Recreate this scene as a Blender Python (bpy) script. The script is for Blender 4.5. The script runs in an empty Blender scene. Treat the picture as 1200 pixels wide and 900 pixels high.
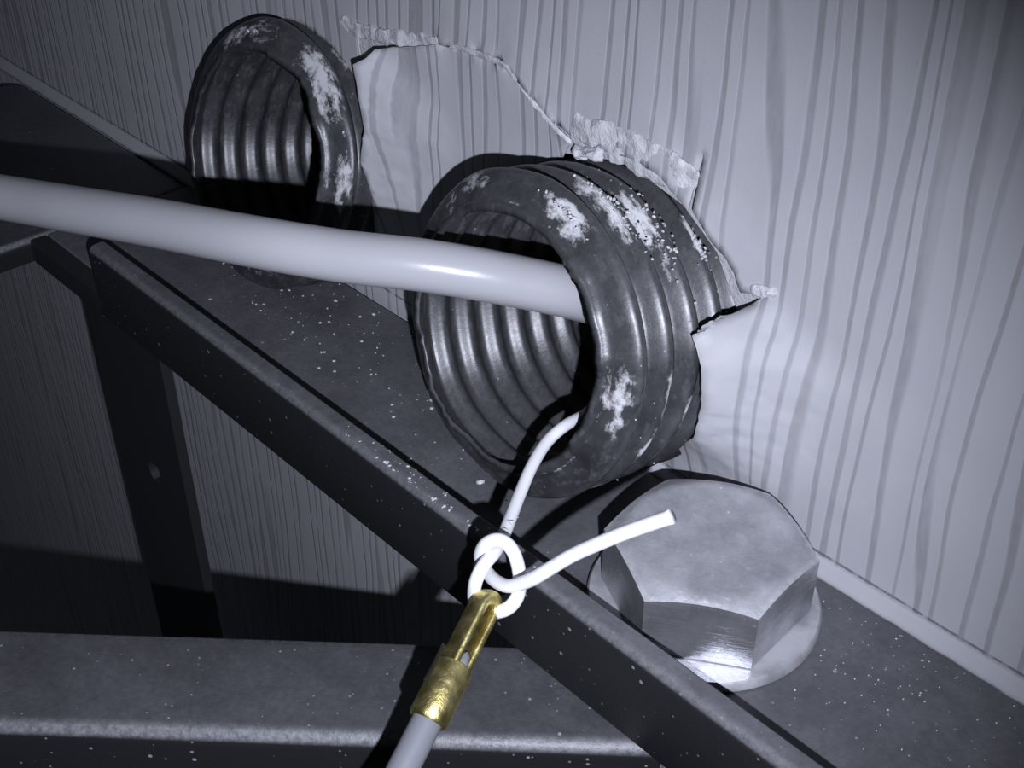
import bpy, bmesh, math, random
import numpy as np
from mathutils import Vector, Matrix, noise
from mathutils.geometry import delaunay_2d_cdt
random.seed(7)
C = bpy.context.scene.collection
sc = bpy.context.scene

# ---------------------------------------------------------------- camera (a phone held about 20 cm from the bolt)
F = 1450.0; PITCH = math.radians(35); YAW = math.radians(47.2); HC = 0.146
HD = Vector((-math.sin(YAW), math.cos(YAW), 0)); R_ = Vector((math.cos(YAW), math.sin(YAW), 0))
F_ = HD * math.cos(PITCH) - Vector((0, 0, math.sin(PITCH))); U_ = HD * math.sin(PITCH) + Vector((0, 0, math.cos(PITCH)))
C0 = Vector((0, 0, HC))
def ray(x, y): return R_ * ((x - 600) / F) - U_ * ((y - 450) / F) + F_
def at(x, y, d): return C0 + ray(x, y) * d                   # a point d metres deep
cam = bpy.data.objects.new('camera', bpy.data.cameras.new('camera')); C.objects.link(cam)
M = Matrix((R_, U_, -F_)).transposed().to_4x4(); M.translation = C0; cam.matrix_world = M
cam.data.sensor_width = 36; cam.data.lens = 36 * F / 1200; cam.data.clip_start = 0.005; cam.data.clip_end = 20
sc.camera = cam
# ---------------------------------------------------------------- world, lamp, exposure
w = bpy.data.worlds.new('world'); sc.world = w; w.use_nodes = True
w.node_tree.nodes['Background'].inputs[0].default_value = (0.55, 0.6, 0.75, 1)
w.node_tree.nodes['Background'].inputs[1].default_value = 0.018
ld = bpy.data.lights.new('phone_flash', 'SPOT'); lo = bpy.data.objects.new('phone_flash', ld); C.objects.link(lo)
LP = C0 + R_ * 0.010 - U_ * 0.021 - F_ * 0.004
AIM = at(420, 570, 0.21)
lo.location = LP; lo.rotation_euler = (AIM - LP).to_track_quat('-Z', 'Y').to_euler()
ld.energy = 2.5; ld.color = (0.80, 0.84, 1.0); ld.shadow_soft_size = 0.0013; ld.spot_size = math.radians(74); ld.spot_blend = 1.0
sc.view_settings.view_transform = 'Standard'; sc.view_settings.look = 'None'; sc.view_settings.gamma = 1
sc.view_settings.use_curve_mapping = False; sc.view_settings.exposure = 0.0

def onz(x, y, z=0.0): r = ray(x, y); return C0 + r * ((z - HC) / r.z)
def ony(x, y, Y): r = ray(x, y); return C0 + r * (Y / r.y)
WALL = 0.143

# ---------------------------------------------------------------- helpers
def link(name, me, mat=None, parent=None, smooth=False):
    o = bpy.data.objects.new(name, me); C.objects.link(o)
    if mat:
        for m_ in (mat if isinstance(mat, (list, tuple)) else [mat]): me.materials.append(m_)
    if parent is not None: o.parent = parent
    if smooth:
        for p in me.polygons: p.use_smooth = True
    return o
def obj(name, bm, mat=None, parent=None, smooth=False, auto=None):
    bmesh.ops.recalc_face_normals(bm, faces=bm.faces)
    me = bpy.data.meshes.new(name); bm.to_mesh(me); bm.free()
    o = link(name, me, mat, parent, smooth)
    if auto is not None:
        for p in me.polygons: p.use_smooth = True
        try: me.set_sharp_from_angle(angle=math.radians(auto))
        except Exception: pass
    return o
def tag(o, label=None, cat=None, group=None, kind=None):
    if label: o['label'] = label
    if cat: o['category'] = cat
    if group: o['group'] = group
    if kind: o['kind'] = kind
    return o
def empty(name, loc=(0, 0, 0)):
    o = bpy.data.objects.new(name, None); C.objects.link(o); o.location = loc; o.empty_display_size = 0.01
    return o
def shift(o, root):                                          # meshes are built in world coordinates; move them under their base
    o.data.transform(Matrix.Translation(-root.location)); return o
def catmull(P, n=8):
    out = []
    P = [Vector(p) for p in P]
    for i in range(len(P) - 1):
        a = P[max(i - 1, 0)]; b = P[i]; c = P[i + 1]; d = P[min(i + 2, len(P) - 1)]
        for k in range(n):
            t = k / n
            out.append(0.5 * ((2 * b) + (c - a) * t + (2 * a - 5 * b + 4 * c - d) * t * t + (3 * b - a - 3 * c + d) * t ** 3))
    out.append(P[-1]); return out
def tube(P, r, n=16, rfun=None, round_end=False):
    bm = bmesh.new(); rings = []
    T = [(P[min(i + 1, len(P) - 1)] - P[max(i - 1, 0)]).normalized() for i in range(len(P))]
    N = T[0].orthogonal().normalized()
    for i, p in enumerate(P):
        N = (N - T[i] * N.dot(T[i])).normalized(); B = T[i].cross(N)
        rr = rfun(i / (len(P) - 1)) if rfun else r
        rings.append([bm.verts.new(p + (N * math.cos(2 * math.pi * k / n) + B * math.sin(2 * math.pi * k / n)) * rr) for k in range(n)])
    for a, b in zip(rings, rings[1:]):
        for k in range(n): bm.faces.new((a[k], a[(k + 1) % n], b[(k + 1) % n], b[k]))
    for rg in (rings[0], rings[-1]):
        try: bm.faces.new(rg)
        except ValueError: pass
    return bm
def prism(poly, axis_pts):                                   # polygon (a,b) swept between two 3-D frames: axis_pts = f(a,b,end)
    bm = bmesh.new()
    A = [bm.verts.new(axis_pts(a, b, 0)) for a, b in poly]; B = [bm.verts.new(axis_pts(a, b, 1)) for a, b in poly]
    n = len(poly)
    for i in range(n): bm.faces.new((A[i], A[(i + 1) % n], B[(i + 1) % n], B[i]))
    bm.faces.new(A); bm.faces.new(B)
    return bm
def bar(P0, P1, side, wid, thick, rad=0.0012, seg=4):
    """flat bar: rounded rectangle section; P0,P1 = centre of the top face ends, side = unit vector across"""
    P0 = Vector(P0); P1 = Vector(P1); side = Vector(side); poly = []
    for cx, cz, a0 in ((wid / 2 - rad, -rad, 0), (-wid / 2 + rad, -rad, 90), (-wid / 2 + rad, -thick + rad, 180), (wid / 2 - rad, -thick + rad, 270)):
        for k in range(seg + 1):
            a = math.radians(a0 + 90 * k / seg); poly.append((cx + rad * math.cos(a), cz + rad * math.sin(a)))
    return prism(poly, lambda a, b, e: (P1 if e else P0) + side * a + Vector((0, 0, b)))

# ---------------------------------------------------------------- materials
def mat(name, col=(0.5, 0.5, 0.5), rough=0.5, metal=0.0, spec=0.5):
    m = bpy.data.materials.new(name); m.use_nodes = True; b = m.node_tree.nodes['Principled BSDF']
    b.inputs['Base Color'].default_value = (*col, 1); b.inputs['Roughness'].default_value = rough
    b.inputs['Metallic'].default_value = metal; b.inputs['Specular IOR Level'].default_value = spec
    return m
class N:
    def __init__(s, m): s.t = m.node_tree; s.b = s.t.nodes['Principled BSDF']
    def n(s, ty, **kw):
        x = s.t.nodes.new(ty)
        for k, v in kw.items():
            if k in x.inputs and not hasattr(x, k): x.inputs[k].default_value = v
            elif hasattr(x, k): setattr(x, k, v)
            else: x.inputs[k].default_value = v
        return x
    def l(s, a, b): s.t.links.new(a, b)
    def co(s, scale=(1, 1, 1), rot=(0, 0, 0), kind='Object'):
        tc = s.n('ShaderNodeTexCoord'); mp = s.n('ShaderNodeMapping'); mp.inputs['Scale'].default_value = scale
        mp.inputs['Rotation'].default_value = rot; s.l(tc.outputs[kind], mp.inputs[0]); return mp.outputs[0]
    def noise(s, vec, scale, detail=3, rough=0.5, dist=0.0):
        x = s.n('ShaderNodeTexNoise'); x.inputs['Scale'].default_value = scale; x.inputs['Detail'].default_value = detail
        x.inputs['Roughness'].default_value = rough; x.inputs['Distortion'].default_value = dist; s.l(vec, x.inputs['Vector']); return x.outputs['Fac']
    def ramp(s, fac, stops):
        x = s.n('ShaderNodeValToRGB'); e = x.color_ramp.elements
        while len(e) < len(stops): e.new(0.5)
        for i, (p, c) in enumerate(stops):
            e[i].position = p; e[i].color = (*c, 1) if isinstance(c, tuple) else (c, c, c, 1)
        s.l(fac, x.inputs[0]); return x.outputs[0]
    def math(s, op, a, b=None, clamp=False):
        x = s.n('ShaderNodeMath'); x.operation = op; x.use_clamp = clamp
        for i, v in enumerate((a, b)):
            if v is None: continue
            if isinstance(v, (int, float)): x.inputs[i].default_value = v
            else: s.l(v, x.inputs[i])
        return x.outputs[0]
    def mix(s, fac, a, b):
        x = s.n('ShaderNodeMix'); x.data_type = 'RGBA'
        for i, v in ((0, fac), (6, a), (7, b)):
            if isinstance(v, (int, float)): x.inputs[i].default_value = v
            elif isinstance(v, tuple): x.inputs[i].default_value = (*v, 1)
            else: s.l(v, x.inputs[i])
        return x.outputs[2]
    def bump(s, h, strength=0.3, dist=0.0005):
        x = s.n('ShaderNodeBump'); x.inputs['Strength'].default_value = strength; x.inputs['Distance'].default_value = dist
        s.l(h, x.inputs['Height']); s.l(x.outputs[0], s.b.inputs['Normal'])
    def base(s, c): s.l(c, s.b.inputs['Base Color'])
    def up(s):
        g = s.n('ShaderNodeNewGeometry'); sp = s.n('ShaderNodeSeparateXYZ'); s.l(g.outputs['Normal'], sp.inputs[0]); return sp.outputs[2]
    def specks(s, vec, scale, size, density):
        v = s.n('ShaderNodeTexVoronoi'); v.inputs['Scale'].default_value = scale; s.l(vec, v.inputs['Vector'])
        sp = s.n('ShaderNodeSeparateColor'); s.l(v.outputs['Color'], sp.inputs[0])
        near = s.math('LESS_THAN', v.outputs['Distance'], s.math('MULTIPLY', sp.outputs[1], size))
        return s.math('MULTIPLY', near, s.math('GREATER_THAN', sp.outputs[0], 1 - density))

m_paper = mat('embossed_wallpaper', (0.6, 0.6, 0.62), 0.62, 0, 0.3)
def setup_paper():
    k = N(m_paper); uv = k.co(kind='UV')
    # lines of print and emboss: noise stretched along the height, warped a little
    wv = k.noise(k.co((30, 15, 1), kind='UV'), 1.0, 2); wv2 = k.noise(k.co((8, 3.5, 1), kind='UV'), 1.0, 1)
    tc = k.n('ShaderNodeTexCoord'); sp = k.n('ShaderNodeSeparateXYZ'); k.l(tc.outputs['UV'], sp.inputs[0])
    u = k.math('ADD', sp.outputs[0], k.math('MULTIPLY', k.math('SUBTRACT', wv, 0.5), 0.0045))
    u = k.math('ADD', u, k.math('MULTIPLY', k.math('SUBTRACT', wv2, 0.5), 0.010))
    def strip(fu, fv, det):
        cb = k.n('ShaderNodeCombineXYZ'); k.l(k.math('MULTIPLY', u, fu), cb.inputs[0]); k.l(k.math('MULTIPLY', sp.outputs[1], fv), cb.inputs[1])
        return k.noise(cb.outputs[0], 1.0, det, 0.5)
    ph = k.math('ADD', k.math('MULTIPLY', u, 240.0), k.math('MULTIPLY', strip(130, 6, 1.3), 3.3))
    t = k.math('FRACT', ph)
    line = k.ramp(t, [(0.0, 0.0), (0.10, 1.0), (0.20, 0.9), (0.38, 0.0)])
    line.node.color_ramp.interpolation = 'EASE'
    line = k.math('MULTIPLY', line, k.ramp(strip(190, 9, 2), [(0.36, 0.5), (0.5, 1.0)]))
    fuzz = k.noise(k.co((900, 260, 1), kind='UV'), 1.0, 3)
    line2 = k.math('MULTIPLY', line, k.math('ADD', k.math('MULTIPLY', fuzz, 0.9), 0.5), clamp=True)
    fine = k.noise(k.co((2500, 2500, 1), kind='UV'), 1.0, 2)
    tone = k.noise(k.co((120, 60, 1), kind='UV'), 1.0, 2)
    c1 = k.mix(tone, (0.50, 0.50, 0.525), (0.58, 0.58, 0.60))
    k.base(k.mix(k.math('MULTIPLY', line2, 0.62), c1, (0.27, 0.265, 0.28)))
    vz = k.math('ABSOLUTE', k.math('SUBTRACT', sp.outputs[1], k.math('ADD', 0.0029, k.math('MULTIPLY', wv, 0.0008))))
    cr = k.math('MULTIPLY', k.math('LESS_THAN', vz, 0.00028), k.ramp(k.noise(k.co((420, 10, 1), kind='UV'), 1.0, 3), [(0.38, 0.15), (0.5, 1.0)]))  # broken dark line painted for the shade and dirt in the crease
    k.base(k.mix(k.math('MULTIPLY', cr, 0.75), k.b.inputs['Base Color'].links[0].from_socket, (0.12, 0.12, 0.13)))
    h = k.math('ADD', k.math('MULTIPLY', line, -1.0), k.math('MULTIPLY', fine, 0.25))
    k.bump(h, 0.4, 0.0003)
setup_paper()
m_fold = mat('paper_fold', (0.50, 0.50, 0.52), 0.7)
m_torn = mat('torn_paper_core', (0.78, 0.78, 0.80), 0.85)
k = N(m_torn); k.bump(k.noise(k.co(), 1500, 4, 0.7), 0.7, 0.0006); k.base(k.ramp(k.noise(k.co(), 400, 4), [(0.35, (0.55, 0.55, 0.57)), (0.6, (0.82, 0.82, 0.84))]))
m_plaster = mat('plaster', (0.62, 0.62, 0.64), 0.9)
k = N(m_plaster); k.bump(k.noise(k.co(), 700, 5, 0.7), 0.8, 0.001)

def steel(name, black=0.02, dust=0.15, rough=0.5, edge=0.16):
    m = mat(name, (black,) * 3, rough); k = N(m)
    upn = k.ramp(k.up(), [(0.35, 0.0), (0.95, 1.0)])
    n1 = k.noise(k.co(), 60, 4, 0.6); n2 = k.noise(k.co(), 900, 4, 0.7); n3 = k.noise(k.co(), 260, 3, 0.6)
    d = k.math('MULTIPLY', upn, k.ramp(n1, [(0.3, 0.62), (0.65, 1.0)]))
    d = k.math('MULTIPLY', d, k.ramp(n2, [(0.3, 0.7), (0.7, 1.0)]))
    d = k.math('MULTIPLY', d, k.ramp(n3, [(0.3, 0.8), (0.6, 1.0)]))
    c = k.mix(d, (black, black, black * 1.1), (dust, dust, dust * 1.08))
    c = k.mix(k.math('MULTIPLY', k.specks(k.co(), 620, 0.22, 0.10), 0.5), c, (0.5, 0.5, 0.52))
    c = k.mix(k.math('MULTIPLY', k.specks(k.co((1, 1, 1), (0.3, 0.5, 0.2)), 1300, 0.3, 0.07), 0.4), c, (0.45, 0.45, 0.47))
    bend_glint = k.math('MULTIPLY', k.ramp(k.up(), [(0.3, 0.0), (0.55, 1.0), (0.85, 1.0), (0.99, 0.0)]), k.ramp(n2, [(0.35, 0.35), (0.62, 1.0)]))  # edge highlight painted in as paler wear on the rounded bends
    c = k.mix(k.math('MULTIPLY', bend_glint, 0.75), c, (edge, edge, edge * 1.05))
    k.base(c)
    k.l(k.math('ADD', k.math('MULTIPLY', d, 0.2), rough), k.b.inputs['Roughness'])
    k.bump(k.math('ADD', n2, k.noise(k.co(), 2600, 2)), 0.25, 0.0002)
    return m
m_steel = steel('dusty_black_steel', 0.02, 0.165, 0.5, 0.19)
m_steel2 = steel('black_steel_brace', 0.018, 0.105, 0.36, 0.27)
m_plain = mat('black_paint', (0.022, 0.022, 0.024), 0.55)
def worn_edge(name):
    m = mat(name, (0.10, 0.10, 0.105), 0.35, 0.3); k = N(m)
    n = k.noise(k.co(), 700, 4, 0.7); k.base(k.ramp(n, [(0.35, (0.06, 0.06, 0.065)), (0.62, (0.30, 0.30, 0.32))])); k.bump(k.noise(k.co(), 1800, 3), 0.5, 0.0003); return m
def plastic():
    m = mat('grey_conduit_plastic', (0.06, 0.06, 0.065), 0.36, 0, 0.6); k = N(m)
    n = k.noise(k.co(), 160, 5, 0.65); n2 = k.noise(k.co((1, 0.5, 1)), 900, 4, 0.7)
    cy = k.n('ShaderNodeAttribute'); cy.attribute_name = 'around'; st = k.noise(cy.outputs['Vector'], 900, 5, 0.72); st2 = k.noise(cy.outputs['Vector'], 350, 3, 0.6)
    c = k.mix(k.ramp(n, [(0.35, 0.0), (0.7, 1.0)]), (0.028, 0.028, 0.031), (0.062, 0.062, 0.066))
    c = k.mix(k.math('MULTIPLY', k.ramp(st, [(0.5, 0.0), (0.66, 1.0)]), 0.5), c, (0.15, 0.15, 0.158))
    c = k.mix(k.math('MULTIPLY', k.ramp(k.up(), [(0.1, 0.0), (0.8, 1.0)]), k.ramp(n2, [(0.3, 0.2), (0.6, 0.7)])), c, (0.085, 0.085, 0.09))
    tc = k.n('ShaderNodeAttribute'); tc.attribute_name = 'smear'
    sm = k.math('MULTIPLY', tc.outputs['Fac'], k.ramp(k.math('ADD', k.math('MULTIPLY', k.math('ADD', k.math('MULTIPLY', st, .6), k.math('MULTIPLY', st2, .4)), .78), k.math('MULTIPLY', tc.outputs['Fac'], .22)), [(0.555, 0.0), (0.625, 1.0)]), clamp=True)
    c = k.mix(k.math('MULTIPLY', sm, 0.9), c, (0.78, 0.78, 0.79))
    c = k.mix(k.math('MULTIPLY', k.specks(k.co(), 1000, 0.24, 0.08), 0.45), c, (0.5, 0.5, 0.52))
    k.base(c)
    k.l(k.math('ADD', k.math('MULTIPLY', n2, 0.2), k.math('ADD', 0.26, k.math('MULTIPLY', sm, 0.4))), k.b.inputs['Roughness'])
    k.bump(k.math('ADD', k.math('MULTIPLY', n2, .3), k.math('MULTIPLY', sm, 0.9)), 0.3, 0.0004)
    return m
m_conduit = plastic()
m_cable = mat('white_cable_sheath', (0.46, 0.46, 0.48), 0.27, 0, 0.5)
k = N(m_cable); k.bump(k.noise(k.co(), 900, 2), 0.05, 0.0003)
m_wire = mat('white_wire_insulation', (0.9, 0.9, 0.9), 0.38)
k = N(m_wire); k.base(k.ramp(k.noise(k.co(), 500, 4, 0.7), [(0.27, (0.5, 0.5, 0.52)), (0.36, (0.92, 0.92, 0.93))]))
m_ink = mat('grey_print', (0.3, 0.3, 0.34), 0.6)
def bolt_mat():
    m = mat('zinc_plated_steel', (0.3, 0.3, 0.32), 0.5, 0.75); k = N(m)
    n = k.noise(k.co(), 130, 5, 0.65); n2 = k.noise(k.co(), 900, 4, 0.75); n3 = k.noise(k.co((120, 120, 1400), (0.1, 0, 0)), 1.0, 3, 0.6)
    c = k.mix(k.ramp(n, [(0.35, 0.0), (0.65, 1.0)]), (0.38, 0.38, 0.40), (0.60, 0.60, 0.63))
    c = k.mix(k.ramp(n2, [(0.6, 0.0), (0.75, 0.8)]), c, (0.75, 0.75, 0.78))
    c = k.mix(k.math('MULTIPLY', k.specks(k.co(), 700, 0.22, 0.08), 0.8), c, (0.85, 0.85, 0.85))
    upn = k.ramp(k.up(), [(0.5, 0.0), (0.95, 1.0)])
    at_ = k.n('ShaderNodeAttribute'); at_.attribute_name = 'rim_glint'
    c = k.mix(k.math('MULTIPLY', k.math('MULTIPLY', at_.outputs['Fac'], k.ramp(n2, [(0.35, 0.2), (0.6, 1.0)])), 0.7), c, (0.85, 0.85, 0.86))  # bright chamfer line painted in, in place of the flash glint
    k.base(c); k.l(k.math('ADD', k.ramp(n, [(0.3, 0.34), (0.7, 0.26)]), k.math('MULTIPLY', upn, 0.3)), k.b.inputs['Roughness'])
    k.l(k.math('SUBTRACT', 0.8, k.math('MULTIPLY', upn, 0.35)), k.b.inputs['Metallic'])
    k.bump(k.math('ADD', n2, k.math('MULTIPLY', n3, k.math('SUBTRACT', 1.3, upn))), 0.35, 0.0003); return m
m_bolt = bolt_mat()
m_washer = mat('washer_steel', (0.5, 0.5, 0.52), 0.45, 0.45)
k = N(m_washer); k.bump(k.noise(k.co(), 700, 4), 0.3, 0.0003); k.base(k.ramp(k.noise(k.co(), 200, 4), [(0.35, (0.42, 0.42, 0.44)), (0.6, (0.68, 0.68, 0.70))]))
m_brass = mat('brass', (0.62, 0.47, 0.12), 0.3, 1.0)
k = N(m_brass); k.base(k.ramp(k.noise(k.co(), 350, 4, 0.6), [(0.3, (0.50, 0.41, 0.12)), (0.65, (0.80, 0.70, 0.33))])); k.bump(k.noise(k.co(), 1300, 4, 0.7), 0.35, 0.0003)
k.l(k.ramp(k.noise(k.co(), 500, 3), [(0.3, 0.36), (0.7, 0.5)]), k.b.inputs['Roughness'])
m_rod = mat('milky_fibre_rod', (0.2, 0.207, 0.225), 0.4); m_rod.node_tree.nodes['Principled BSDF'].inputs['Subsurface Weight'].default_value = 0.2
m_rod.node_tree.nodes['Principled BSDF'].inputs['Subsurface Radius'].default_value = (0.001, 0.001, 0.001)
m_glue = mat('clear_film', (0.30, 0.28, 0.2), 0.3); m_glue.node_tree.nodes['Principled BSDF'].inputs['Transmission Weight'].default_value = 0.85

# ---------------------------------------------------------------- wall: plaster slab, torn wallpaper sheet
NC = Vector((-0.1278, WALL, 0.0276)); NR = 0.0296            # where the near conduit passes the wall
FC = Vector((-0.2205, WALL, 0.0285)); FR = 0.0296
def px_(L): 
    out = []
    for a, b, d in L:
        p = ony(a, b, WALL - d / 1000); out.append((p.x, p.z, d / 1000))
    return out
def arc(c, rx, rz, a0, a1, n, d=0.0):
    return [(c.x + rx * math.cos(math.radians(a0 + (a1 - a0) * i / n)), c.z + rz * math.sin(math.radians(a0 + (a1 - a0) * i / n)), d) for i in range(n + 1)]
loop = px_([(447, 50, .4), (480, 50, .4), (515, 50, .4), (545, 58, .4), (590, 73, .4), (615, 100, .4), (640, 132, .4), (655, 147, .5), (672, 161, .6),
            (690, 172, 1), (715, 178, 1), (745, 188, 1.5), (775, 208, 2), (798, 236, 2), (807, 247, 2),
            (815, 215, .6), (824, 181, .2), (825.6, 181, .2), (818, 216, .8), (812, 247, 2), (828, 275, 2), (840, 292, 1.6), (852, 305, 1.5), (862, 322, 1.2),
            (868, 343, 1.2), (880, 344, .9), (897, 346, .6), (882, 356, 2), (870, 362, 3.5), (858, 368, 5), (845, 370, 7), (832, 380, 9), (822, 390, 11), (812, 393, 13),
            (818, 410, 13), (821, 430, 12.5), (822, 455, 12), (821, 480, 11), (817, 500, 10), (813, 514, 8.5), (806, 518, 6.5), (796, 520, 4), (785, 523, 2.5), (772, 528, 1)])
loop += arc(NC, NR, NR, -75, -243, 16)[0:]
loop += px_([(669, 165.5, 1.0), (651.5, 149.5, 1.3), (637.5, 133.8, 1.3), (612.5, 101.8, 1.3), (588, 75.5, 1.3), (545, 60.3, 1.3), (515, 52.6, 1.4), (480, 55, 2), (455, 56, 3), (440, 58, 4.5), (430, 68, 6),
             (415, 75, 8), (418, 95, 8), (421, 120, 8), (426, 150, 8), (425, 180, 7.5), (425, 195, 7), (430, 208, 6.5), (435, 225, 6), (438, 250, 5), (441, 275, 4)])
loop += arc(FC, FR * .95, FR, -28, -322, 24)
loop += px_([(418, 33, .4), (432, 41, .4)])
# roughen the torn rim
torn = []
n = len(loop)
for i in range(n):
    a = loop[i]; b = loop[(i + 1) % n]; L = math.hypot(b[0] - a[0], b[1] - a[1]); s = max(1, int(L / 0.0012))
    for k_ in range(s):
        t = k_ / s; x = a[0] + (b[0] - a[0]) * t; z = a[1] + (b[1] - a[1]) * t
        j = 0.00016 if k_ else 0.00006
        torn.append((x + random.uniform(-j, j), z + random.uniform(-j, j), a[2] + (b[2] - a[2]) * t))
def inside(x, z, P):
    c = False; m = len(P)
    for i in range(m):
        x1, z1 = P[i][:2]; x2, z2 = P[(i + 1) % m][:2]
        if (z1 > z) != (z2 > z) and x < (x2 - x1) * (z - z1) / (z2 - z1) + x1: c = not c
    return c
TP = np.array([(a, b) for a, b, _ in torn]); TD = np.array([d for *_, d in torn])
pts = [Vector((a, b)) for a, b, _ in torn]
X0, X1, Z0, Z1 = -0.252, -0.066, -0.006, 0.086
edges = [(i, (i + 1) % len(torn)) for i in range(len(torn))]
ST = 0.0011; zi = Z0
while zi <= Z1:
    xi = X0
    while xi <= X1:
        x = xi + random.uniform(-.00015, .00015); z = zi + random.uniform(-.00015, .00015)
        if ((TP[:, 0] - x) ** 2 + (TP[:, 1] - z) ** 2).min() > 0.0000006 and not inside(x, z, torn): pts.append(Vector((x, z)))
        xi += ST
    zi += ST
ox = [-1.6, -1.1, -.8, -.6, -.5, -.42, -.36, -.31, -.28] + [X1 + .01 * i for i in range(1, 8)] + [.06, .12, .2]; oz = [-1.2, -.9, -.6, -.4, -.28, -.2, -.14, -.1, -.06, -.03, .1, .12, .15, .2, .3]
allx = sorted(set(ox + [X0 - .01, X0 + .02, -.2, -.17, -.14, -.11, -.08])); allz = sorted(set(oz + [.0, .03, .06]))
for x in allx:
    for z in allz:
        if not (X0 - .002 < x < X1 + .002 and Z0 - .002 < z < Z1 + .002): pts.append(Vector((x, z)))
vs, es, fs, *_r = delaunay_2d_cdt(pts, edges, [], 0, 1e-7)
fs = [f for f in fs if not inside(sum(vs[i].x for i in f) / len(f), sum(vs[i].y for i in f) / len(f), torn)]
V = np.array([(v.x, v.y) for v in vs]); nv = len(V)
pin = np.zeros(nv, bool); D = np.zeros(nv)
for i in range(nv):
    d2 = (TP[:, 0] - V[i, 0]) ** 2 + (TP[:, 1] - V[i, 1]) ** 2; j = int(d2.argmin()); dd = math.sqrt(d2[j])
    if dd < 1e-5: pin[i] = True; D[i] = TD[j]
    else:
        D[i] = TD[j] * math.exp(-(dd / 0.009) ** 1.3)
E_ = np.array(list({tuple(sorted((f[i], f[(i + 1) % len(f)]))) for f in fs for i in range(len(f))}))
deg = np.bincount(E_.ravel(), minlength=nv).astype(float); deg[deg == 0] = 1
for _ in range(14):
    a = np.zeros(nv); np.add.at(a, E_[:, 0], D[E_[:, 1]]); np.add.at(a, E_[:, 1], D[E_[:, 0]])
    nd = 0.5 * D + 0.5 * a / deg * 0.997; D = np.where(pin, D, nd)
me = bpy.data.meshes.new('wallpaper'); verts = []
for i in range(nv):
    x, z = V[i]; d = D[i]
    wr = noise.noise(Vector((x * 160, z * 70, 3))) * min(0.0007, d * 0.09 + 0.00003) + noise.noise(Vector((x * 420, z * 130, 9))) * min(0.0002, d * 0.03)
    # the loose right-hand flap is creased once
    verts.append((x, WALL - d - wr - 0.0001, z))
me.from_pydata(verts, [], [tuple(f) for f in fs])
uvl = me.uv_layers.new(name='UVMap')
for lp in me.loops:
    i = lp.vertex_index; s = 1 if V[i, 0] > -0.13 else -1
    uvl.data[lp.index].uv = (V[i, 0] - s * 0.35 * D[i] * (1 if s > 0 else .8), V[i, 1] + 0.3 * D[i])
bm = bmesh.new(); bm.from_mesh(me); bmesh.ops.recalc_face_normals(bm, faces=bm.faces)
if sum(f.normal.y * f.calc_area() for f in bm.faces) > 0: bmesh.ops.reverse_faces(bm, faces=bm.faces)
bm.to_mesh(me); bm.free()

bm = bmesh.new()                                              # plaster slab behind, with two round holes
op = [Vector((-1.6, -1.2)), Vector((.2, -1.2)), Vector((.2, .3)), Vector((-1.6, .3))]
h1 = arc(NC, .0302, .0302, 0, 360, 40)[:-1]; h2 = arc(FC, .0300, .0302, 0, 360, 40)[:-1]
pp = op + [Vector(q[:2]) for q in h1] + [Vector(q[:2]) for q in h2]
ee = [(0, 1), (1, 2), (2, 3), (3, 0)] + [(4 + i, 4 + (i + 1) % 40) for i in range(40)] + [(44 + i, 44 + (i + 1) % 40) for i in range(40)]
v2, _, f2, *_r = delaunay_2d_cdt(pp, ee, [], 0, 1e-7)
f2 = [f for f in f2 if not any(math.hypot(sum(v2[i].x for i in f) / 3 - c.x, sum(v2[i].y for i in f) / 3 - c.z) < .0295 for c in (NC, FC))]
bv = [bm.verts.new((v.x, WALL + .0006, v.y)) for v in v2]
for f in f2: bm.faces.new([bv[i] for i in f])
r = bmesh.ops.extrude_face_region(bm, geom=bm.faces[:]); bmesh.ops.translate(bm, vec=(0, 0.012, 0), verts=[g for g in r['geom'] if isinstance(g, bmesh.types.BMVert)])
wall = tag(obj('wall_back', bm, m_plaster), kind='structure')
paper = link('wallpaper', me, [m_paper, m_torn], wall, True)
so = paper.modifiers.new('thickness', 'SOLIDIFY'); so.thickness = 0.00035; so.offset = -1; so.material_offset_rim = 1; so.material_offset = 1
paper['label'] = 'grained wallpaper torn and curled around the conduits'

def lumps(name, line, wid, hgt, seed, label=None, parent=None):
    """a crumbly ridge of torn paper core and plaster along a line on the wall: line = (px, py, stand-off mm)"""
    P = catmull([ony(a, b, WALL - d / 1000) for a, b, d in line], 14); bm = bmesh.new(); rings = []; m_ = len(P)
    for i, p in enumerate(P):
        t = (P[min(i + 1, m_ - 1)] - P[max(i - 1, 0)]).normalized(); nrm = Vector((0, -1, 0)); sd = t.cross(nrm).normalized()
        e = min(1, i / 6, (m_ - 1 - i) / 6); e = 0.25 + 0.75 * e; row = []
        for k_ in range(15):
            a = -math.pi * 0.62 + k_ / 14 * math.pi * 1.24
            q = Vector(p) + sd * math.sin(a) * wid * e + nrm * (math.cos(a)) * hgt * e
            q += Vector((noise.noise(q * 330 + Vector((seed, 0, 0))), noise.noise(q * 330 + Vector((0, seed, 0))), noise.noise(q * 330 + Vector((0, 0, seed))))) * hgt * 1.1 * e
            q += Vector((noise.noise(q * 900), noise.noise(q * 900 + Vector((5, 5, 5))), noise.noise(q * 900 + Vector((9, 0, 3))))) * hgt * .55 * e
            if q.y > WALL + .0004: q.y = WALL + .0004
            row.append(bm.verts.new(q))
        rings.append(row)
    for a, b in zip(rings, rings[1:]):
        for k_ in range(14): bm.faces.new((a[k_], a[k_ + 1], b[k_ + 1], b[k_]))
    o = obj(name, bm, m_torn, parent, True)
    if label: o['label'] = label
    return o
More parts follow.
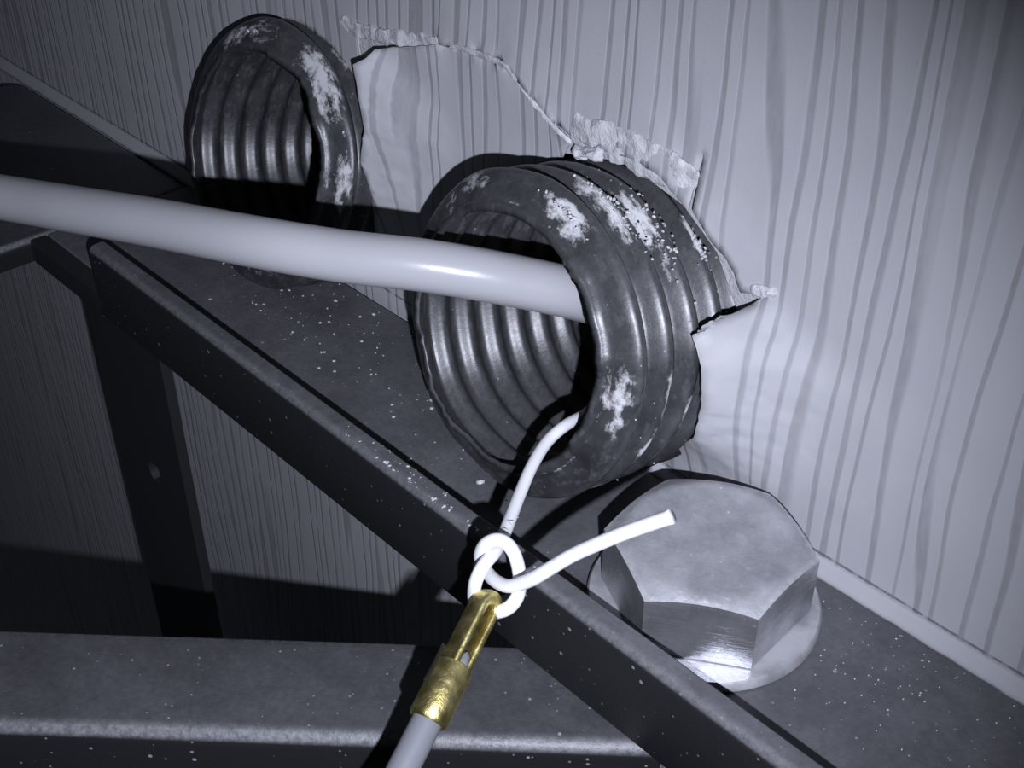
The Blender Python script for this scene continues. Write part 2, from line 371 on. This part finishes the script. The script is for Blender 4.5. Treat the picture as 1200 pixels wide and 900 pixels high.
lumps('torn_edge', [(668, 152, .3), (690, 160, .6), (715, 166, .8), (745, 180, 1.0), (775, 194, 1.2), (800, 210, 1.0), (815, 222, .3)], .0034, .0005, 3, 'white crumbly torn paper edge above the near conduit', wall)
lumps('torn_edge', [(398, 24, .2), (420, 34, .5), (440, 40, .6), (470, 44, .5), (505, 50, .2), (525, 53, .1)], .0016, .0007, 8, 'white crumbly torn paper edge above the far conduit', wall)
lumps('torn_edge', [(672, 178, 1.6), (684, 178, 2.0), (698, 182, 2.2), (708, 187, 2.0)], .0011, .0009, 5, None, wall)
lumps('torn_edge', [(880, 343, .4), (892, 341, .9), (903, 343, .8), (914, 348, .3)], .0010, .0007, 12, None, wall)
lumps('torn_edge', [(812, 392, 13), (820, 390, 11.6), (828, 383, 9.8), (836, 377, 8.4)], .0006, .0004, 15, None, wall)

lumps('torn_edge', [(525, 52, 1.2), (560, 63, 1.3), (590, 76, 1.3), (612, 104, 1.3), (638, 137, 1.3), (655, 154, 1.2), (670, 168, 1)], .00055, .0003, 21, None, wall)
# folded paper foot along the plate
bm = bmesh.new(); xs = [-0.40 + i * 0.002 for i in range(220)]; rows = []
for x in xs:
    j = noise.noise(Vector((x * 300, 0, 0))) * .00025; j2 = noise.noise(Vector((x * 500, 4, 0))) * .0003
    prof = [(WALL - .0020 + j, .00035), (WALL - .0017 + j, .0009), (WALL - .0009, .0019 + j2), (WALL - .0006, .0026 + j2), (WALL + .0001, .0029 + j2), (WALL + .0001, -.0004), (WALL - .0020 + j, -.0004)]
    rows.append([bm.verts.new((x, a, b)) for a, b in prof])
for i, (a, b) in enumerate(zip(rows, rows[1:])):
    if -0.19 < xs[i] < -0.118 or -0.252 < xs[i] < -0.19: continue
    for k_ in range(7): bm.faces.new((a[k_], a[(k_ + 1) % 7], b[(k_ + 1) % 7], b[k_]))
bmesh.ops.delete(bm, geom=[v for v in bm.verts if not v.link_faces], context='VERTS')
o = obj('wallpaper_fold', bm, m_fold, wall, True); uvn = o.data.uv_layers.new(name='UVMap')
for lp in o.data.loops:
    v = o.data.vertices[lp.vertex_index].co; uvn.data[lp.index].uv = (v.x, v.z)

# ---------------------------------------------------------------- black steel frame
fr = empty('steel_frame', (-0.28, 0.108, 0)); tag(fr, 'dusty black steel angle frame bolted along the wall under the conduits', 'frame')
def fpart(name, bm, m=m_steel, auto=35, label=None):
    o = obj(name, bm, m, fr, auto=auto); shift(o, fr)
    if label: o['label'] = label
    return o
ZT = 0.012; YR = 0.1009; YF = YR - 0.0043; ZB = -0.0068      # flange: lip height, rear face, front face, foot
PB = 0.1412                                                   # rear edge of the plate
fpart('wall_plate', bar((-0.279, (YR + PB) / 2, 0), (0.10, (YR + PB) / 2, 0), (0, 1, 0), PB - YR, 0.0032, 0.0007))
RF = 0.0020; poly = [(YF, ZB + .001)]
for k_ in range(9):
    a = math.radians(180 - 90 * k_ / 8); poly.append((YF + RF + RF * math.cos(a), ZT - RF + RF * math.sin(a)))
poly += [(YR - .0005, ZT), (YR, ZT - .0005), (YR, ZB + .0004), (YR - .0004, ZB), (YF + .0008, ZB)]
fpart('front_flange', prism(poly, lambda a, b, e: Vector((0.10 if e else -0.2445, a, b))), auto=40)
fpart('corner_gusset', bar((-0.2795, (YF + YR) / 2, -.0002), (-0.2446, (YF + YR) / 2, -.0002), (0, 1, 0), YR - YF, -ZB - 0.0002, 0.0006), m_plain)  # plain black without dust, to keep its top looking unlit
# broad arm coming out from the wall at plate level, rounded far corner
ax0, ax1 = -0.3825, -0.2798; poly = []
for k_ in range(7):
    a = math.radians(180 - 90 * k_ / 6); poly.append((ax0 + .006 + .006 * math.cos(a), PB - .006 + .006 * math.sin(a)))
poly += [(ax1, PB), (ax1, -0.25), (ax0, -0.25)]
bm = prism(poly, lambda a, b, e: Vector((a, b, 0.0 if e else -0.0062)))
bmesh.ops.recalc_face_normals(bm, faces=bm.faces)
ed = [e for e in bm.edges if abs(e.verts[0].co.z) < 1e-6 and abs(e.verts[1].co.z) < 1e-6]
bmesh.ops.bevel(bm, geom=ed, offset=0.0022, segments=5, profile=0.5, affect='EDGES')
fpart('cross_arm', bm, m_steel2)
# upright post with a round hole below the corner
bm = bmesh.new(); xa, xb, ya, yb, zt, zb = -0.2645, -0.2285, YR + .0001, YR + .0027, -0.0034, -0.42
hc = (-0.2443, -0.0555); HRx = 0.0032
o4 = [Vector((xa, zb)), Vector((xb, zb)), Vector((xb, zt)), Vector((xa, zt))]
hp = [Vector((hc[0] + HRx * math.cos(2 * math.pi * i / 24), hc[1] + HRx * 1.1 * math.sin(2 * math.pi * i / 24))) for i in range(24)]
v3, _, f3, *_r = delaunay_2d_cdt(o4 + hp, [(0, 1), (1, 2), (2, 3), (3, 0)] + [(4 + i, 4 + (i + 1) % 24) for i in range(24)], [], 0, 1e-7)
f3 = [f for f in f3 if math.hypot(sum(v3[i].x for i in f) / 3 - hc[0], sum(v3[i].y for i in f) / 3 - hc[1]) > HRx * .95]
bv = [bm.verts.new((v.x, ya, v.y)) for v in v3]
for f in f3: bm.faces.new([bv[i] for i in f])
r = bmesh.ops.extrude_face_region(bm, geom=bm.faces[:]); bmesh.ops.translate(bm, vec=(0, yb - ya, 0), verts=[g for g in r['geom'] if isinstance(g, bmesh.types.BMVert)])
fpart('post', bm, m_plain, label='upright black post with a round hole')
# diagonal brace under the flange, running out to the left
b0 = onz(0, 731, ZB); b1 = onz(600, 750, ZB); c0 = onz(0, 852, ZB); c1 = onz(752, 878, ZB)
dirn = ((b1 - b0).normalized() + (c1 - c0).normalized()).normalized(); sd = Vector((-dirn.y, dirn.x, 0))
wid = ((b0 + b1) / 2 - (c0 + c1) / 2).dot(sd)
mid = b0 * .5 + c0 * .5; mid = mid + sd * (((b0 + b1) / 2 + (c0 + c1) / 2) / 2 - mid).dot(sd)
t_end = ((YR + .006 - mid.y) / dirn.y)
fpart('diagonal_brace', bar(mid - dirn * 0.28 + Vector((0, 0, -.0001)), mid + dirn * t_end + Vector((0, 0, -.0001)), sd, wid, 0.026, 0.0028, 6), m_steel2)

# ---------------------------------------------------------------- corrugated conduits
def conduit(name, c, ax, R, length, seed, ex=1.0, label='', smears=(), cut=None, pitch=0.0062, tip=0.0042):
    root = empty(name, c); tag(root, label, 'conduit', 'broken-off corrugated conduits in the wall')
    e1 = ax.cross(Vector((0, 0, 1))).normalized(); e2 = e1.cross(ax).normalized()
    def ro(s):                                                # outside radius
        if s < -tip + .0012: return R * 0.80 + (s + tip) / .0012 * R * 0.03
        if s < 0: 
            t = (s + tip - .0012) / (tip - .0012); return R * (0.83 + 0.165 * math.sin(t * math.pi / 2))
        ph = (s % pitch) / pitch; v = 0.5 + 0.5 * math.cos(2 * math.pi * ph)
        v = v ** 0.7
        return R * (0.870 + 0.125 * v)
    S = [-tip + i * 0.00045 for i in range(int((length + tip) / 0.00045))]
    prof = [(s, ro(s)) for s in S]
    inner = []
    for s in reversed(S):
        if s < 0: rr = ro(max(s, -tip)) - .0013 if s < -tip + .0012 else R * (0.80 + 0.085 * (s + tip) / tip) - .0006
        else:
            ph = (s % pitch) / pitch; v = (0.5 + 0.5 * math.cos(2 * math.pi * ph)) ** 1.0; rr = R * (0.855 + 0.068 * v) - .0012
        inner.append((s, rr))
    full = prof + inner; n = 112; bm = bmesh.new(); lay = bm.verts.layers.float.new('smear'); lay3 = bm.verts.layers.float_vector.new('around'); rings = []
    for j, (s, rr) in enumerate(full):
        row = []
        for i in range(n):
            a = 2 * math.pi * i / n; q = rr
            jag = 0.0
            if s < 0.001: jag = noise.noise(Vector((math.cos(a) * 3, math.sin(a) * 3, seed))) * .0012 + noise.noise(Vector((math.cos(a) * 14, math.sin(a) * 14, seed))) * .0005
            q += noise.noise(Vector((math.cos(a) * 2, math.sin(a) * 2, seed + s * 40))) * .0005
            sg = s + jag * max(0, 1 - (s + tip) / (tip + .001))
            p = Vector(c) + ax * sg + e1 * (math.cos(a) * q * ex) + e2 * (math.sin(a) * q)
            v = bm.verts.new(p - Vector(c)); row.append(v); m_ = 0.0
            if j < len(prof):
                deg = math.degrees(a) % 360
                for (s0, ds, a0, da, st) in smears:
                    dd = (deg - a0 + 180) % 360 - 180
                    m_ = max(m_, .78 * max(0, 1 - abs(s + tip - .0008) / .0007), st * max(0, 1 - ((s - s0) / ds) ** 2) * max(0, 1 - (dd / da) ** 2))
            v[lay] = m_; v[lay3] = Vector((s, math.cos(a) * R * .25, math.sin(a) * R * .25))
        rings.append(row)
    m2 = len(rings)
    for j in range(m2):
        a_, b_ = rings[j], rings[(j + 1) % m2]
        for i in range(n): bm.faces.new((a_[i], a_[(i + 1) % n], b_[(i + 1) % n], b_[i]))
    return root, bm, e1, e2
AXN = Vector((0.0266, 0.979, -0.201)).normalized(); CN = Vector((-0.1284, 0.1204, 0.0326))
AXF = Vector((-0.085, 0.957, -0.281)).normalized(); CF = Vector((-0.2185, 0.1300, 0.0322))
P_ = 0.0062
# angle is measured from e1 (to the right along the wall) through up
smn = [(-.002, .0022, 75, 22, 1.0), (-.0015, .002, 130, 35, .8), (P_ * 1 - .001, .0017, 68, 34, 1.05), (P_ * 2 - .0016, .0015, 60, 32, 1.1), (P_ * 2 + .0008, .0012, 48, 16, 1.1), (P_ * 3, .0013, 50, 16, 1.2), (P_ * 4, .0012, 46, 10, 1.1),
       (-.002, .0016, 0, 22, .9), (P_ * .0 + .001, .0016, -8, 16, .9), (P_ * 1, .0013, -10, 34, .95), (P_ * 2, .0009, -2, 30, .92), (P_ * 3, .0009, 4, 26, .95), (P_ * 4, .0008, 10, 16, .95),
       (P_ * .4, .0030, -60, 26, .85), (P_ * 1.1, .0018, -55, 22, .8), (P_ * 2.1, .0014, -48, 20, .8), (-.003, .0014, 215, 60, .55), (-.003, .0012, 300, 40, .5)]
smf = [(-.002, .0026, 50, 30, 1.15), (-.002, .0022, 110, 45, .9), (P_, .0026, 62, 26, 1.1), (P_ * 1.9, .0022, 55, 22, .8), (-.0015, .0016, 5, 22, .95), (P_ * .9, .0014, 5, 35, .8), (-.003, .0016, 270, 60, .7), (P_ * .5, .0016, 300, 20, .6)]
root_n, bm, e1n, e2n = conduit('corrugated_conduit', CN, AXN, 0.0285, 0.120, 2.0, 1.0, 'nearer dark grey corrugated conduit with the white cable and wire inside', smn)
o = obj('ribbed_shell', bm, m_conduit, root_n, True)
root_f, bm, e1f, e2f = conduit('corrugated_conduit', CF, AXF, 0.0292, 0.110, 11.0, 0.955, 'farther dark grey corrugated conduit, empty, at upper left behind the cable', smf)
o = obj('ribbed_shell', bm, m_conduit, root_f, True)
def crumbs(name, root, c, ax, e1, e2, spots, seed):           # bits of plaster stuck on the ridges
    rnd = random.Random(seed); bm = bmesh.new()
    for (s, deg, rad, ds, dd, cnt, sz) in spots:
        for _ in range(cnt):
            a = math.radians(deg + rnd.gauss(0, dd)); ss = s + rnd.gauss(0, ds)
            p = ax * ss + (e1 * math.cos(a) + e2 * math.sin(a)) * rad
            mtx = Matrix.Translation(p) @ Matrix.Rotation(rnd.random() * 6, 4, Vector((rnd.random(), rnd.random(), rnd.random() + .1)).normalized()) @ Matrix.Diagonal((1, rnd.uniform(.5, .9), rnd.uniform(.4, .8), 1))
            bmesh.ops.create_icosphere(bm, subdivisions=1, radius=sz * rnd.uniform(.4, 1.1), matrix=mtx)
    o = obj(name, bm, m_torn, root, False); tag(o, kind='stuff'); return o
crumbs('plaster_crumb', root_n, CN, AXN, e1n, e2n, [(-.0022, 72, .0268, .0007, 6, 26, .00042), (P_, 66, .0285, .0008, 12, 34, .00036), (P_ * 2 - .0005, 54, .0284, .0011, 12, 40, .0004), (P_ * 3, 47, .0284, .0006, 5, 22, .0004), (P_ * 4 - .001, 28, .028, .0004, 2, 4, .0007), (P_ * 2, 0, .0285, .012, 60, 26, .00025)], 4)
crumbs('plaster_crumb', root_f, CF, AXF, e1f, e2f, [(-.002, 100, .0262, .0008, 10, 8, .0006), (-.001, 12, .0268, .0005, 8, 12, .0005)], 6)

# ---------------------------------------------------------------- thick white cable
DC = 0.0087
cl = [(-330, 178, .262), (-160, 204, .250), (0, 231, .2360), (90, 246, .2260), (180, 261, .2160), (300, 283.5, .2045), (400, 300, .2015), (500, 311.5, .2005), (600, 328.5, .2025), (690, 349, .2090), (790, 376, .222), (880, 398, .245)]
P = catmull([at(*q) for q in cl[:-2]] + [CN + AXN * t_ + Vector((.001 * k_, 0, -.004)) for k_, t_ in enumerate((.035, .065, .095, .125))], 10)
o = obj('cable', tube(P, DC / 2, 28), m_cable, smooth=True); tag(o, 'thick smooth white cable running from the left into the nearer conduit', 'cable')

# ---------------------------------------------------------------- thin white wire with its hitch
wl = [(760, 455, 0.226), (720, 468, 0.217), (684, 487, 0.2075), (662, 499, 0.203), (641, 518, 0.2005), (624, 545, 0.1964), (610, 577, 0.1918), (599, 605, 0.1872), (589, 630, 0.1826), (579, 648, 0.178), (567, 662, 0.1755), (558, 680, 0.1755), (555.5, 697, 0.178), (558, 710, 0.18), (567, 716.5, 0.179), (580, 717.5, 0.176), (595, 713, 0.1747), (605.5, 701, 0.1753), (609, 686, 0.1767), (608, 668, 0.1773), (603, 650, 0.1767), (595, 638, 0.176), (583, 632.5, 0.176), (570, 637, 0.1767), (563.5, 648, 0.1785), (564.5, 660, 0.1803), (571, 671, 0.1803), (581, 681, 0.178), (594, 686.5, 0.1755), (608, 684.5, 0.1735), (626, 677.5, 0.1715), (648, 664, 0.1695), (672, 650, 0.1675), (700, 637.5, 0.165), (728, 626, 0.1628), (757, 615.5, 0.1605), (787, 605.5, 0.158)]
P = catmull([CN + AXN * .115 + Vector((.004, 0, -.015)), CN + AXN * .08 + Vector((.006, 0, -.016)), CN + AXN * .045 + Vector((.008, 0, -.016))] + [at(*q) for q in wl[1:]], 7)
WR = 0.00100
wire = obj('wire', tube(P, WR, 16), m_wire, smooth=True); tag(wire, 'thin white insulated wire from the nearer conduit, hitched in a knot to the brass end', 'wire')
def stamp(ch, px, py, d, size, rot):                          # print on the insulation
    cu = bpy.data.curves.new('t', 'FONT'); cu.body = ch; cu.size = size; cu.align_x = 'CENTER'; cu.align_y = 'CENTER'
    t = bpy.data.objects.new('t', cu); C.objects.link(t); dg = bpy.context.evaluated_depsgraph_get()
    m_ = bpy.data.meshes.new_from_object(t.evaluated_get(dg)); bpy.data.objects.remove(t)
    Mx = Matrix((R_, U_, -F_)).transposed().to_4x4(); Mx.translation = at(px, py, d); m_.transform(Mx @ Matrix.Rotation(rot, 4, 'Z'))
    o = link('printed_letter', m_, m_ink, wire); o['label'] = 'grey printed character on the wire'
stamp('V', 597.0, 611, .1842, .0014, math.radians(-118)); stamp('0', 592.2, 621.5, .1822, .0014, math.radians(-118))

# ---------------------------------------------------------------- brass pulling head on its rod
BA = at(500, 846, .1670); BT = at(577.0, 693, .1765)          # lower mouth of the sleeve, tip of the eye
axb = (BT - BA).normalized(); LB = (BT - BA).length
vw = (BA - C0).normalized(); sx = axb.cross(vw).normalized(); sy = sx.cross(axb).normalized()     # sx across, sy away from us
if sx.dot(R_) < 0: sx = -sx
if sy.dot(F_) < 0: sy = -sy
th = math.radians(38); ex_, ey_ = sx * math.cos(th) + sy * math.sin(th), -sx * math.sin(th) + sy * math.cos(th)
ph = empty('pulling_head', BA); tag(ph, 'brass cable-pulling head with a slotted eye, on a milky rod', 'pulling head')
def lathe(prof, c, a, ex, ey, n=40):
    bm = bmesh.new(); rings = []
    for s, r in prof:
        rings.append([bm.verts.new(c + a * s + (ex * math.cos(2 * math.pi * i / n) + ey * math.sin(2 * math.pi * i / n)) * r) for i in range(n)])
    for A, B in zip(rings, rings[1:]):
        for i in range(n): bm.faces.new((A[i], A[(i + 1) % n], B[(i + 1) % n], B[i]))
    return bm
RS = 0.00282; LS = LB * 0.43
bm = lathe([(0.0016, .0021), (0.0001, .0022), (-.0000, RS - .0004), (0.0003, RS - .0001), (0.0008, RS), (LS - .0008, RS), (LS - .0002, RS - .00035), (LS, RS - .0007), (LS, .0010)], BA, axb, ex_, ey_)
o = obj('sleeve', bm, m_brass, ph, auto=50); shift(o, ph)
# eye: round-backed bar with a long slot; its flat sides are ground down
WE = 0.00195; TE = 0.0017; SL0 = LS + .0004; tipc = LB - WE
def eye_outline(wd, z1, n=14, z0=LS - .001):
    return [(-wd, z0)] + [(-wd * math.cos(math.pi * i / n), z1 + wd * math.sin(math.pi * i / n)) for i in range(n + 1)] + [(wd, z0)]
bm = bmesh.new()
NS = 14
outer = [(-WE, LS - .0012)] + [(-WE, LS - .0012 + (tipc - LS + .0012) * i / 8) for i in range(1, 8)] + [(-WE * math.cos(math.pi * i / NS), tipc + WE * math.sin(math.pi * i / NS)) for i in range(NS + 1)] + [(WE, LS - .0012 + (tipc - LS + .0012) * i / 8) for i in range(7, 0, -1)] + [(WE, LS - .0012)]
wi = 0.00074; s1 = LB - .0030
inner = [(-wi, LS - .0012)] + [(-wi, LS - .0012 + (s1 - LS + .0012) * i / 8) for i in range(1, 8)] + [(-wi * math.cos(math.pi * i / NS), s1 + wi * math.sin(math.pi * i / NS)) for i in range(NS + 1)] + [(wi, LS - .0012 + (s1 - LS + .0012) * i / 8) for i in range(7, 0, -1)] + [(wi, LS - .0012)]
def lay2(pts2, off, shrink):
    out = []
    for (a, b), (c, d) in pts2:
        m1, m2_ = (a + c) / 2, (b + d) / 2
        out.append(bm.verts.new(BA + ex_ * (a + (m1 - a) * shrink) + axb * (b + (m2_ - b) * shrink) + ey_ * off))
    return out
pr = list(zip(outer, inner)); pq = list(zip(inner, outer))
sect = [(pr, -TE, .55), (pr, -TE * .8, .16), (pr, -TE * .35, 0), (pr, TE * .35, 0), (pr, TE * .8, .16), (pr, TE, .55), (pq, TE, .3), (pq, TE * .85, 0), (pq, -TE * .85, 0), (pq, -TE, .3)]
rows = [lay2(*s_) for s_ in sect]
for j in range(len(rows)):
    A, B = rows[j], rows[(j + 1) % len(rows)]
    for i in range(len(A) - 1): bm.faces.new((A[i], A[i + 1], B[i + 1], B[i]))
for i in (0, -1): bm.faces.new([rw[i] for rw in rows])
o = obj('eye', bm, m_brass, ph, auto=60); shift(o, ph)
o['label'] = 'slotted brass eye with a rounded tip'
o = obj('rod', lathe([(-.030, .0001), (-.030, .00215), (-.0002, .00215), (.004, .0020), (LS + .0016, .0006), (LS + .0020, .0001)], BA, axb, ex_, ey_, 28), m_rod, ph, auto=60); shift(o, ph); o['label'] = 'milky grey pushing rod'
bmg = lathe([(-.0010 + LS, .0008), (LS, .0009), (LS + .0014, .0007), (LS + .0020, .0001)], BA - sy * .0008 + sx * .0007, axb, ex_, ey_, 16)
o = obj('rod_end', bmg, m_rod, ph, smooth=True); shift(o, ph)
# clear film tab left on the sleeve
bm = bmesh.new(); g = []
for j in range(7):
    s = LS * (.55 + .65 * j / 6); row = []
    for i in range(9):
        a = math.radians(150 + 70 * i / 8); rr = RS + .00016
        row.append(bm.verts.new(BA + axb * (s - (0 if j < 6 else .0006 * abs(i - 4) / 4)) + (sx * math.cos(a) + sy * math.sin(a)) * rr))
    g.append(row)
for A, B in zip(g, g[1:]):
    for i in range(8): bm.faces.new((A[i], A[i + 1], B[i + 1], B[i]))
r = bmesh.ops.solidify(bm, geom=bm.faces[:], thickness=0.00012)
o = obj('film_tab', bm, m_glue, ph, True); shift(o, ph); o['label'] = 'clear film tab on the sleeve'

# ---------------------------------------------------------------- bolt and washer
BC = Vector((-0.0856, 0.1220, 0)); RB = 0.0170; WT = 0.0022; HT = 0.0147
ap = RB * math.cos(math.pi / 6)
def hexr(a): 
    a = (a - math.radians(0)) % (math.pi / 3) - math.pi / 6           # corners at 30, 90, 150 ... degrees
    return ap / math.cos(abs(abs(a) - 0) if False else ((a + math.pi / 6) if a + math.pi / 6 < math.pi / 6 else (a + math.pi / 6) - math.pi / 3))
bm = bmesh.new(); NA = 144; Rc = 0.0134
def topz(r, a=0):
    z = HT - max(0, r - Rc) * 0.5
    if r > Rc - .0012 and r < Rc: z = HT - (r - Rc + .0012) ** 2 * 25
    return z
fr_ = [0, .2, .4, .55, .68, .76, .82, .88, .93, .97, 1.0]; ring = []; lyr = bm.verts.layers.float.new('rim_glint')
for q in fr_:
    row = []
    if q == 0: row = [bm.verts.new((0, 0, HT - WT - .00025))] * NA
    else:
        for i in range(NA):
            a = 2 * math.pi * i / NA; rr = hexr(a) * q
            row.append(bm.verts.new((rr * math.cos(a), rr * math.sin(a), topz(rr) - WT - .00025 * max(0, 1 - (rr / .0125) ** 6) + noise.noise(Vector((rr * math.cos(a) * 260, rr * math.sin(a) * 260, 0))) * .00007)))
    for v in row: v[lyr] = max(0, 1 - abs(q - .985) / .05)  # mask of the painted glint along the head's rim
    ring.append(row)
for q in (.9, .5, 0):
    row = []
    for i in range(NA):
        a = 2 * math.pi * i / NA; rr = hexr(a) * (1 if q else .999); zt = topz(rr) - WT; row.append(bm.verts.new((rr * math.cos(a), rr * math.sin(a), .00025 + (zt - .00025) * q)))
    ring.append(row)
ring.append([bm.verts.new((ap * .95 * math.cos(2 * math.pi * i / NA), ap * .95 * math.sin(2 * math.pi * i / NA), .0000)) for i in range(NA)])
for A, B in zip(ring, ring[1:]):
    for i in range(NA):
        j = (i + 1) % NA
        if A[0] is A[1]: bm.faces.new((A[0], B[i], B[j]))
        else: bm.faces.new((A[i], A[j], B[j], B[i]))
bm.faces.new(ring[-1])
o = obj('hex_bolt', bm, m_bolt, auto=22); o.location = BC + Vector((0, 0, WT)); o.rotation_euler.z = math.radians(4.5); tag(o, 'large galvanised hex bolt head seated on its washer beside the wall', 'bolt')
bm = lathe([(.0, .0102), (.0, .0185), (.0004, .0190), (.0017, .0190), (WT, .0186), (WT, .0102), (0, .0102)], Vector((0, 0, 0)), Vector((0, 0, 1)), Vector((1, 0, 0)), Vector((0, 1, 0)), 96)
o = obj('washer', bm, m_washer, auto=40); o.location = BC + Vector((0, -.0002, .00002)); tag(o, 'flat round steel washer under the hex bolt', 'washer')

# ---------------------------------------------------------------- loose plaster grit and a lint fibre
rnd = random.Random(3); bm = bmesh.new()
def grit(x, y, z, s):
    mtx = Matrix.Translation((x, y, z + s * .25)) @ Matrix.Rotation(rnd.random() * 6, 4, 'Z') @ Matrix.Diagonal((1, rnd.uniform(.5, .9), rnd.uniform(.35, .6), 1))
    bmesh.ops.create_icosphere(bm, subdivisions=1, radius=s, matrix=mtx)
for _ in range(150):
    grit(rnd.uniform(-.235, -.14), rnd.uniform(.115, .140), 0, rnd.choice([.00012, .00018, .00022, .0003, .0004]))
for _ in range(110):
    grit(rnd.uniform(-.075, -.035), rnd.uniform(.115, .140), 0, rnd.choice([.0001, .00014, .0002]))
for _ in range(170):
    x = rnd.gauss(-.127, .011); grit(x, rnd.uniform(YF + .001, YR - .0004), ZT - .0002, rnd.uniform(.0001, .0004))
for a, b, s in ((393, 352, .0006), (438, 368, .0005), (506, 468, .0006), (506, 478, .0005), (563, 565, .0009), (480, 538, .0006), (262, 308, .0004), (246, 350, .0004)):
    q = onz(a, b, 0.0002); grit(q.x, q.y, 0, s)
o = obj('plaster_grit', bm, m_torn); tag(o, 'scattered white grains of plaster lying on the black steel plate', 'grit', kind='stuff')
